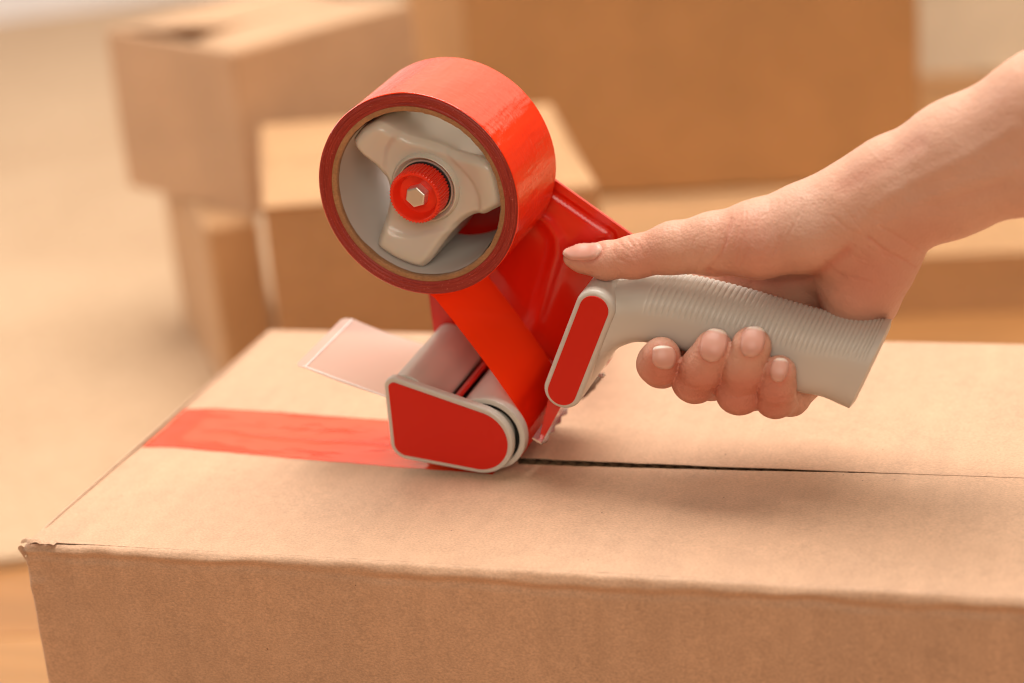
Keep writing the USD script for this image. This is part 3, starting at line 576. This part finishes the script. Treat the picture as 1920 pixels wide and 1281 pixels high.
# ================================================================ THE HAND AND FOREARM (one continuous surface from a signed distance field)
def J(x, y, w, r): return np.r_[wpt(x, y, w), r]
FOREARM = [  # (two parallel chains give the flattened section)
    [J(1618, 378, 20, 18.2), J(1672, 346, 22, 18.8), J(1794, 285, 24, 20.4), J(1960, 197, 26, 21.5), J(2120, 122, 28, 22)],
    [J(1640, 410, 26, 18.5), J(1700, 385, 28, 18.0), J(1780, 358, 28, 18.5), J(1930, 298, 28, 21), J(2120, 218, 28, 22)]]
PALM = [
    [J(1600, 400, 24, 19), J(1520, 425, 16, 19), J(1420, 449, 10, 16.4), J(1340, 457, 8.5, 13.2), J(1262, 465, 7.5, 10.8), J(1190, 482, 6.0, 8.9)],   # thenar to thumb
    [J(1190, 482, 6.0, 8.9), J(1135, 489, 5, 7.9), J(1092, 486, 4.2, 5.6), J(1071, 484, 4, 3.6)],      # thumb tip
    [J(1560, 400, 36, 17), J(1470, 455, 44, 15), J(1400, 500, 46, 12)],            # second metacarpal side (behind the grip)
    [J(1640, 440, 30, 19), J(1622, 505, 27, 17), J(1606, 548, 24, 12.5), J(1590, 585, 27, 10)],          # heel of the hand
    [J(1650, 470, 34, 17), J(1625, 560, 36, 12.5), J(1570, 600, 46, 11)],
    [J(1560, 470, 38, 18), J(1500, 520, 46, 14), J(1480, 570, 48, 11)]]
FING = [
    [J(1240, 668, -13.5, 8.5), J(1236, 682, -10.0, 9.3), J(1240, 686, 2, 9.4), J(1285, 650, 30, 9.2), J(1318, 585, 44, 9.4), J(1340, 530, 46, 10), J(1400, 500, 46, 11)],
    [J(1338, 656, -13.5, 8.7), J(1318, 690, -12.5, 9.2), J(1303, 713, -7, 9.7), J(1335, 708, 10, 9.8), J(1392, 668, 36, 9.4), J(1420, 580, 48, 10), J(1440, 530, 46, 11)],
    [J(1409, 650, -13.5, 8.6), J(1397, 690, -13, 9.2), J(1386, 734, -8, 9.8), J(1415, 726, 10, 9.8), J(1470, 690, 36, 9.4), J(1490, 610, 48, 10), J(1490, 550, 46, 11)],
    [J(1461, 698, -13.0, 7.4), J(1456, 724, -11.5, 8.0), J(1454, 746, -7, 8.5), J(1482, 744, 8, 8.2), J(1530, 700, 34, 8.2), J(1550, 640, 46, 9.5), J(1560, 590, 44, 10)]]
# tendon ridges of the inner wrist, and the soft bulge under the thumb
RIDGE = [([J(1600, 425, 3, 3.4), J(1690, 352, 2.6, 3.2), J(1850, 275, 4, 4.5)], 7.), ([J(1660, 430, 9, 3.2), J(1740, 385, 8.6, 3.0), J(1880, 325, 8, 4)], 7.)]
def cone(P, a, b):
    pa = P-a[:3].astype(P.dtype); ba = (b-a)[:3].astype(P.dtype); t = np.clip(pa@ba/(ba@ba), 0, 1)
    return np.sqrt(((pa-t[:, None]*ba)**2).sum(1))-(a[3]+t*(b[3]-a[3])).astype(P.dtype)
def smin(a, b, k): h = np.maximum(k-np.abs(a-b), 0)/k; return np.minimum(a, b)-h*h*k*.25
def chain(P, J_, k):
    d = None
    for a, b in zip(J_[:-1], J_[1:]):
        q = cone(P, a, b); d = q if d is None else smin(d, q, k)
    return d
def hand_sdf(P):
    d = smin(chain(P, FOREARM[0], 8.), chain(P, FOREARM[1], 8.), 11.)
    for i_, c_ in enumerate(PALM): d = smin(d, chain(P, c_, 4. if i_ < 2 else 8.), [12., 4., 9., 11., 9., 9.][i_])
    out = None
    for fi, c_ in enumerate(FING):
        tipd = chain(P, c_[:4], 3.2); rootd = smin(chain(P, c_[4:], 6.), d, 8.)
        q = smin(smin(tipd, cone(P, c_[3], c_[4]), 3.), rootd, 3.)+.22
        out = q if out is None else smin(out, q, .12)
    return out
def surface_nets(f3, org, h):
    """naive surface nets on a sampled field"""
    s = f3 < 0; nx, ny, nz = f3.shape
    cor = [(a, b, c) for a in (0, 1) for b in (0, 1) for c in (0, 1)]
    cnt = sum(s[a:nx-1+a, b:ny-1+b, c:nz-1+c].astype(np.int8) for a, b, c in cor)
    idx = np.argwhere((cnt > 0) & (cnt < 8)); vid = -np.ones((nx-1, ny-1, nz-1), np.int64); vid[tuple(idx.T)] = np.arange(len(idx))
    acc = np.zeros((len(idx), 3)); num = np.zeros(len(idx))
    for p_ in range(8):
        for ax in range(3):
            a = A(cor[p_]); 
            if a[ax]: continue
            b = a.copy(); b[ax] = 1
            fa, fb = f3[tuple((idx+a).T)].astype(float), f3[tuple((idx+b).T)].astype(float)
            ok = (fa < 0) != (fb < 0); t = np.where(ok, fa/np.where(ok, fa-fb, 1), 0)
            acc[ok] += (a+(b-a)*t[:, None])[ok]; num[ok] += 1
    V_ = org+h*(idx+acc/num[:, None]); F = []
    for ax in range(3):
        u, v = (ax+1) % 3, (ax+2) % 3
        sl0 = [slice(None)]*3; sl1 = [slice(None)]*3; sl0[ax] = slice(0, -1); sl1[ax] = slice(1, None)
        ch = np.argwhere(s[tuple(sl0)] != s[tuple(sl1)]); ch = ch[(ch[:, u] > 0) & (ch[:, v] > 0) & (ch[:, u] < f3.shape[u]-1) & (ch[:, v] < f3.shape[v]-1)]
        ins = s[tuple(ch.T)]; eu = np.eye(3, dtype=int)[u]; ev = np.eye(3, dtype=int)[v]
        q = np.stack([vid[tuple((ch-eu-ev).T)], vid[tuple((ch-ev).T)], vid[tuple(ch.T)], vid[tuple((ch-eu).T)]], 1)
        q[~ins] = q[~ins][:, ::-1]; F.append(q)
    return V_, np.vstack(F)
allj = np.vstack([A(c_) for c_ in FOREARM+PALM+FING]); lo = (allj[:, :3]-allj[:, 3:]).min(0)-3; hi = (allj[:, :3]+allj[:, 3:]).max(0)+3
hi[0] = min(hi[0], wpt(2040, 150, 25)[0])
h0 = 4.0; n3 = np.ceil((hi-lo)/h0).astype(int)+1; HS = 1.0; k4 = 4
nf = (n3-1)*k4+1
G = np.stack(np.meshgrid(*[lo[a]+h0*np.arange(n3[a]) for a in range(3)], indexing='ij'), -1).reshape(-1, 3).astype(np.float32)
coarse = hand_sdf(G).reshape(n3)
from scipy.ndimage import zoom, map_coordinates
fine_idx = np.stack(np.meshgrid(*[np.arange(nf[a]) for a in range(3)], indexing='ij'), 0)
field = map_coordinates(coarse, fine_idx/float(k4), order=1).astype(np.float32)
near = np.abs(field) < 4.2
field[near] = hand_sdf((lo+HS*np.argwhere(near)).astype(np.float32))
HV, HF = surface_nets(field, lo, HS)
def grad(P, e=.15):
    g = np.stack([hand_sdf(P+e*np.eye(3)[k])-hand_sdf(P-e*np.eye(3)[k]) for k in range(3)], 1)
    return g/(np.linalg.norm(g, axis=1, keepdims=True)+1e-9)
inside = HV[:, 0] < hi[0]-1.5
for _ in range(1):
    g = grad(HV); HV[inside] -= (g*hand_sdf(HV)[:, None])[inside]
HV, HT = trimesh.remesh.subdivide(HV, tri(HF))
for _ in range(1):
    inside = HV[:, 0] < hi[0]-1.5; g = grad(HV); HV[inside] -= (g*hand_sdf(HV)[:, None])[inside]
HV = np.ascontiguousarray(HV)
hm = trimesh.Trimesh(HV, HT, process=False)
if hm.volume < 0: HT = HT[:, ::-1]
g = grad(HV)
face = ((EYE-HV)*g).sum(1) > 0
hp_ = to_px(HV)
# folds and lines of the skin: thumb joint, web, wrist, finger joints (measured on the photo; pressed into the surface)
CREASE = [  # (polyline px, half width px, depth mm)
    ([(1176, 447), (1188, 462), (1182, 476)], 2.6, .28), ([(1160, 452), (1170, 466), (1164, 486)], 2.6, .22), ([(1196, 452), (1203, 468), (1192, 484)], 2.6, .2), ([(1150, 470), (1160, 486), (1186, 496)], 3, .16), ([(1212, 452), (1218, 468), (1208, 482)], 2.6, .12),
    ([(1326, 508), (1346, 484), (1362, 440), (1370, 410)], 3.4, .42),
    ([(1628, 446), (1660, 470), (1695, 488), (1716, 500)], 3.2, .42), ([(1650, 424), (1690, 448), (1730, 474)], 3.2, .34), ([(1560, 405), (1590, 430), (1640, 452)], 3., .2),
    ([(1330, 512), (1400, 528), (1480, 528), (1545, 508), (1590, 470)], 9, .9),
    ([(1272, 716), (1300, 728), (1338, 726)], 3, .3), ([(1276, 735), (1300, 746), (1330, 742)], 3, .22), ([(1352, 736), (1384, 746), (1420, 738)], 3, .3), ([(1356, 716), (1386, 722), (1424, 714)], 3, .18), ([(1428, 744), (1452, 752), (1484, 742)], 3, .26), ([(1207, 700), (1232, 712), (1262, 706)], 3, .22)]
_cr = np.random.default_rng(11)
for k_ in range(26):                        # fine lines fanning over the ball of the thumb
    x_ = 1290+k_*10.5+_cr.uniform(-3, 3); top_ = np.interp(x_, [1290, 1400, 1480, 1560], [425, 390, 365, 360])
    lo_ = top_+_cr.uniform(45, 125); sl_ = _cr.uniform(-.10, .30)
    CREASE.append(([(x_+(lo_-top_)*sl_*.2+6, top_+_cr.uniform(4, 22)), (x_, (top_+lo_)/2), (x_-(lo_-top_)*(.18+sl_*.4), lo_)], 2.2, _cr.uniform(.10, .24)))
for k_ in range(16):                        # and short ones crossing the wrist
    x_, y_ = 1540+_cr.uniform(0, 140), 385+_cr.uniform(0, 130); a_ = _cr.uniform(.2, .9)
    CREASE.append(([(x_, y_), (x_+26*math.cos(a_), y_+26*math.sin(a_)+3), (x_+50*math.cos(a_), y_+50*math.sin(a_))], 2.2, _cr.uniform(.08, .18)))
disp = np.zeros(len(HV)); pts_ = shapely.points(hp_)
for pl, wd_, dep in CREASE:
    d_ = shapely.distance(pts_, LineString(closed_spline(A(pl+pl[::-1][1:-1]), 60)[:31] if len(pl) > 3 else pl)); disp -= dep*np.exp(-(d_/wd_)**2)*face
for pl, wd_, dep in [([(1610, 425), (1640, 385), (1700, 345), (1800, 300), (1900, 240)], 14, .8), ([(1650, 425), (1720, 385), (1800, 350), (1900, 320)], 15, .6), ([(1580, 350), (1640, 318), (1720, 270)], 20, -.7), ([(1700, 400), (1790, 370), (1880, 345)], 12, -.4)]:
    d_ = shapely.distance(pts_, LineString(pl)); disp += dep*np.exp(-(d_/wd_)**2)*face
crease_ = np.clip(-disp*face, 0, 1); disp *= .88
disp += (meshkit.fbm(HV/5., 3, 4)-.5)*.30+(meshkit.fbm(HV/A([1.1, 1.1, 1.1]), 2, 14)-.5)*.06
HV2 = HV+g*disp[:, None]
# nails
def on_hand(px, off=0., start=None):
    d = ray(px); d /= np.linalg.norm(d, axis=1, keepdims=True); t = np.full(len(d), 760. if start is None else start)
    for _ in range(60): t += np.clip(hand_sdf(EYE+d*t[:, None]), -3, 30)*.9
    return EYE+d*t[:, None]
NAILS = [[(1224, 653), (1239, 648), (1253, 649), (1265, 654), (1270, 668), (1268, 682), (1261, 692), (1250, 695), (1239, 694), (1226, 687), (1221, 677), (1221, 664)],
         [(1315, 629), (1324, 620), (1337, 616.5), (1351, 618), (1361, 624), (1367, 637), (1365, 653), (1357, 670), (1347, 679), (1334, 682), (1318, 676), (1310, 664), (1310, 646)],
         [(1391, 622), (1400, 615), (1412, 612.5), (1424, 614), (1432, 619), (1437, 632), (1435, 649), (1428, 664), (1419, 671), (1408, 673), (1394, 669), (1386.5, 656), (1387, 638)],
         [(1446, 680), (1454, 673.5), (1464, 672), (1474, 675), (1480, 681), (1480, 695), (1475, 708), (1467, 717), (1457, 719), (1447, 714), (1442, 704), (1442, 691)],
         [(1053.5, 469), (1060, 460), (1074, 456), (1092, 455), (1110, 455.5), (1125, 457.5), (1128, 465), (1125, 475), (1116, 484.5), (1103, 488.5), (1086, 489), (1068, 487), (1058, 479)]]
BASE_DIR = [(.1, 1), (-.25, 1), (-.2, 1), (-.1, 1), (1, .12)]
skin_red = np.zeros(len(HV)); nailmask = np.zeros(len(HV))
hand_base = wpt(1450, 560, 20)
pr = thing('person', hand_base, "bare right hand and forearm gripping the dispenser's grey ribbed handle", 'person')
nail_parts = []
for q_, nl in enumerate(NAILS):
    nl = A(nl, float); nl = nl.mean(0)+(nl-nl.mean(0))*(.93 if q_ < 4 else 1.); P = closed_spline(nl, 90); pg = Polygon(P); x0, y0, x1, y1 = pg.bounds
    gx = np.stack(np.meshgrid(np.arange(x0, x1, 1.6), np.arange(y0, y1, 1.6)), -1).reshape(-1, 2); gx = gx[shapely.contains_xy(pg.buffer(-.9), gx[:, 0], gx[:, 1])]
    Q = np.vstack([P, gx]); T_ = Delaunay(Q).simplices; c_ = Q[T_].mean(1); T_ = T_[shapely.contains_xy(pg, c_[:, 0], c_[:, 1])]
    a_ = Q[T_]; ar = np.cross(a_[:, 1]-a_[:, 0], a_[:, 2]-a_[:, 0]); T_[ar > 0] = T_[ar > 0][:, ::-1]
    S = on_hand(Q); gn = grad(S); e_ = sd(Q, pg.exterior)
    bd_v = A(BASE_DIR[q_], float); bd_v /= np.linalg.norm(bd_v); prj = Q@bd_v; prj = (prj-prj.min())/(np.ptp(prj))          # 0 free edge .. 1 cuticle
    raise_ = .22+.62*smoothstep(e_, 0, 7)+.55*smoothstep(-prj, -.30, 0)
    raise_[:90] = -.25+.95*smoothstep(-prj[:90], -.25, 0)
    Vn = S+gn*raise_[:, None]
    skin_d = shapely.distance(pts_, pg)
    nailmask = np.maximum(nailmask, np.exp(-(skin_d/7.)**2)*face*(np.abs(hp_[:, 0]-P[:, 0].mean()) < 60))
    nail_parts.append((Vn, T_, prj))
# the nail beds sit slightly sunk: a groove round each nail
HV2 = HV2-g*(nailmask*.36)[:, None]
# redness: finger ends, knuckles, thenar, heel
def blob(x, y, s): return np.exp(-(((hp_-A([x, y]))**2).sum(1))/s**2)
skin_red = np.clip(.45*crease_+.45*nailmask+.9*blob(1235, 700, 50)+.8*blob(1310, 730, 60)+.8*blob(1390, 745, 60)+.8*blob(1455, 750, 55)+.55*blob(1420, 480, 90)+.7*blob(1620, 530, 90)+.5*blob(1200, 500, 60)+.35*blob(1730, 430, 70)+.5*blob(1100, 505, 40), 0, 1)
pale = np.clip(.7*blob(1500, 400, 70)+.5*blob(1700, 345, 80)+.4*blob(1850, 270, 120), 0, 1)
def skin_nodes(name, extra_links=None):
    return M(name, {
        'at': ('attribute', {'attribute': 'redness'}), 'pl': ('attribute', {'attribute': 'paleness'}), 'tc': ('texture_coordinate', {}),
        'n1': ('noise_texture', {'scale': 70., 'detail': 4.0, 'roughness': .6}), 'r1': ('rgb_ramp', {'ramp': [(.3, (.0, .0, .0)), (.7, (1, 1, 1))]}),
        'c0': ('mix_color', {'a': (.575, .315, .215), 'b': (.63, .355, .248)}), 'c1': ('mix_color', {'b': (.54, .195, .13)}), 'c2': ('mix_color', {'b': (.58, .35, .255)}),
        'v1': ('voronoi_texture', {'scale': 900., 'feature': 'f1'}), 'mp': ('mapping', {'scale': (1.0, 1.0, 1.0)}), 'n2': ('noise_texture', {'scale': 420., 'detail': 3.}), 'ad': ('math', {'math_type': 'multiply_add', 'value2': .6}),
        'bp': ('bump', {'strength': .6, 'distance': .0004}),
        'p': ('principled_bsdf', {'roughness': .50, 'specular_ior_level': .38, 'subsurface_weight': .10, 'subsurface_radius': (1., .32, .16), 'subsurface_scale': .0028})},
        [('tc.object', 'n1.vector'), ('n1.fac', 'r1.fac'), ('r1.color', 'c0.fac'), ('c0.result', 'c1.a'), ('at.fac', 'c1.fac'), ('c1.result', 'c2.a'), ('pl.fac', 'c2.fac'), ('c2.result', 'p.base_color'),
         ('tc.object', 'v1.vector'), ('tc.object', 'n2.vector'), ('v1.distance', 'ad.value1'), ('n2.fac', 'ad.value3'), ('ad.value', 'bp.height'), ('bp.normal', 'p.normal')])
mt_skin = skin_nodes('skin')
body = part(pr, 'hand_and_forearm', (HV2, HT), mt_skin, True)
pv = UsdGeom.PrimvarsAPI(stage.GetPrimAtPath(body))
pv.CreatePrimvar('redness', Sdf.ValueTypeNames.FloatArray, 'vertex').Set(Vt.FloatArray.FromNumpy(skin_red.astype(np.float32)))
pv.CreatePrimvar('paleness', Sdf.ValueTypeNames.FloatArray, 'vertex').Set(Vt.FloatArray.FromNumpy(pale.astype(np.float32)))
mt_nail = M('fingernail', {'at': ('attribute', {'attribute': 'along'}), 'rr': ('rgb_ramp', {'ramp': [(0, (.80, .64, .52)), (.09, (.82, .66, .55)), (.15, (.62, .325, .25)), (.75, (.60, .29, .22)), (1, (.66, .39, .31))]}),
    'p': ('principled_bsdf', {'roughness': .40, 'specular_ior_level': .42, 'subsurface_weight': .12, 'subsurface_scale': .0015})}, [('at.fac', 'rr.fac'), ('rr.color', 'p.base_color')])
for q_, (Vn, T_, prj) in enumerate(nail_parts):
    nm = part(pr, 'fingernail' if q_ < 4 else 'thumbnail', (Vn, T_), mt_nail, True)
    UsdGeom.PrimvarsAPI(stage.GetPrimAtPath(nm)).CreatePrimvar('along', Sdf.ValueTypeNames.FloatArray, 'vertex').Set(Vt.FloatArray.FromNumpy(prj.astype(np.float32)))
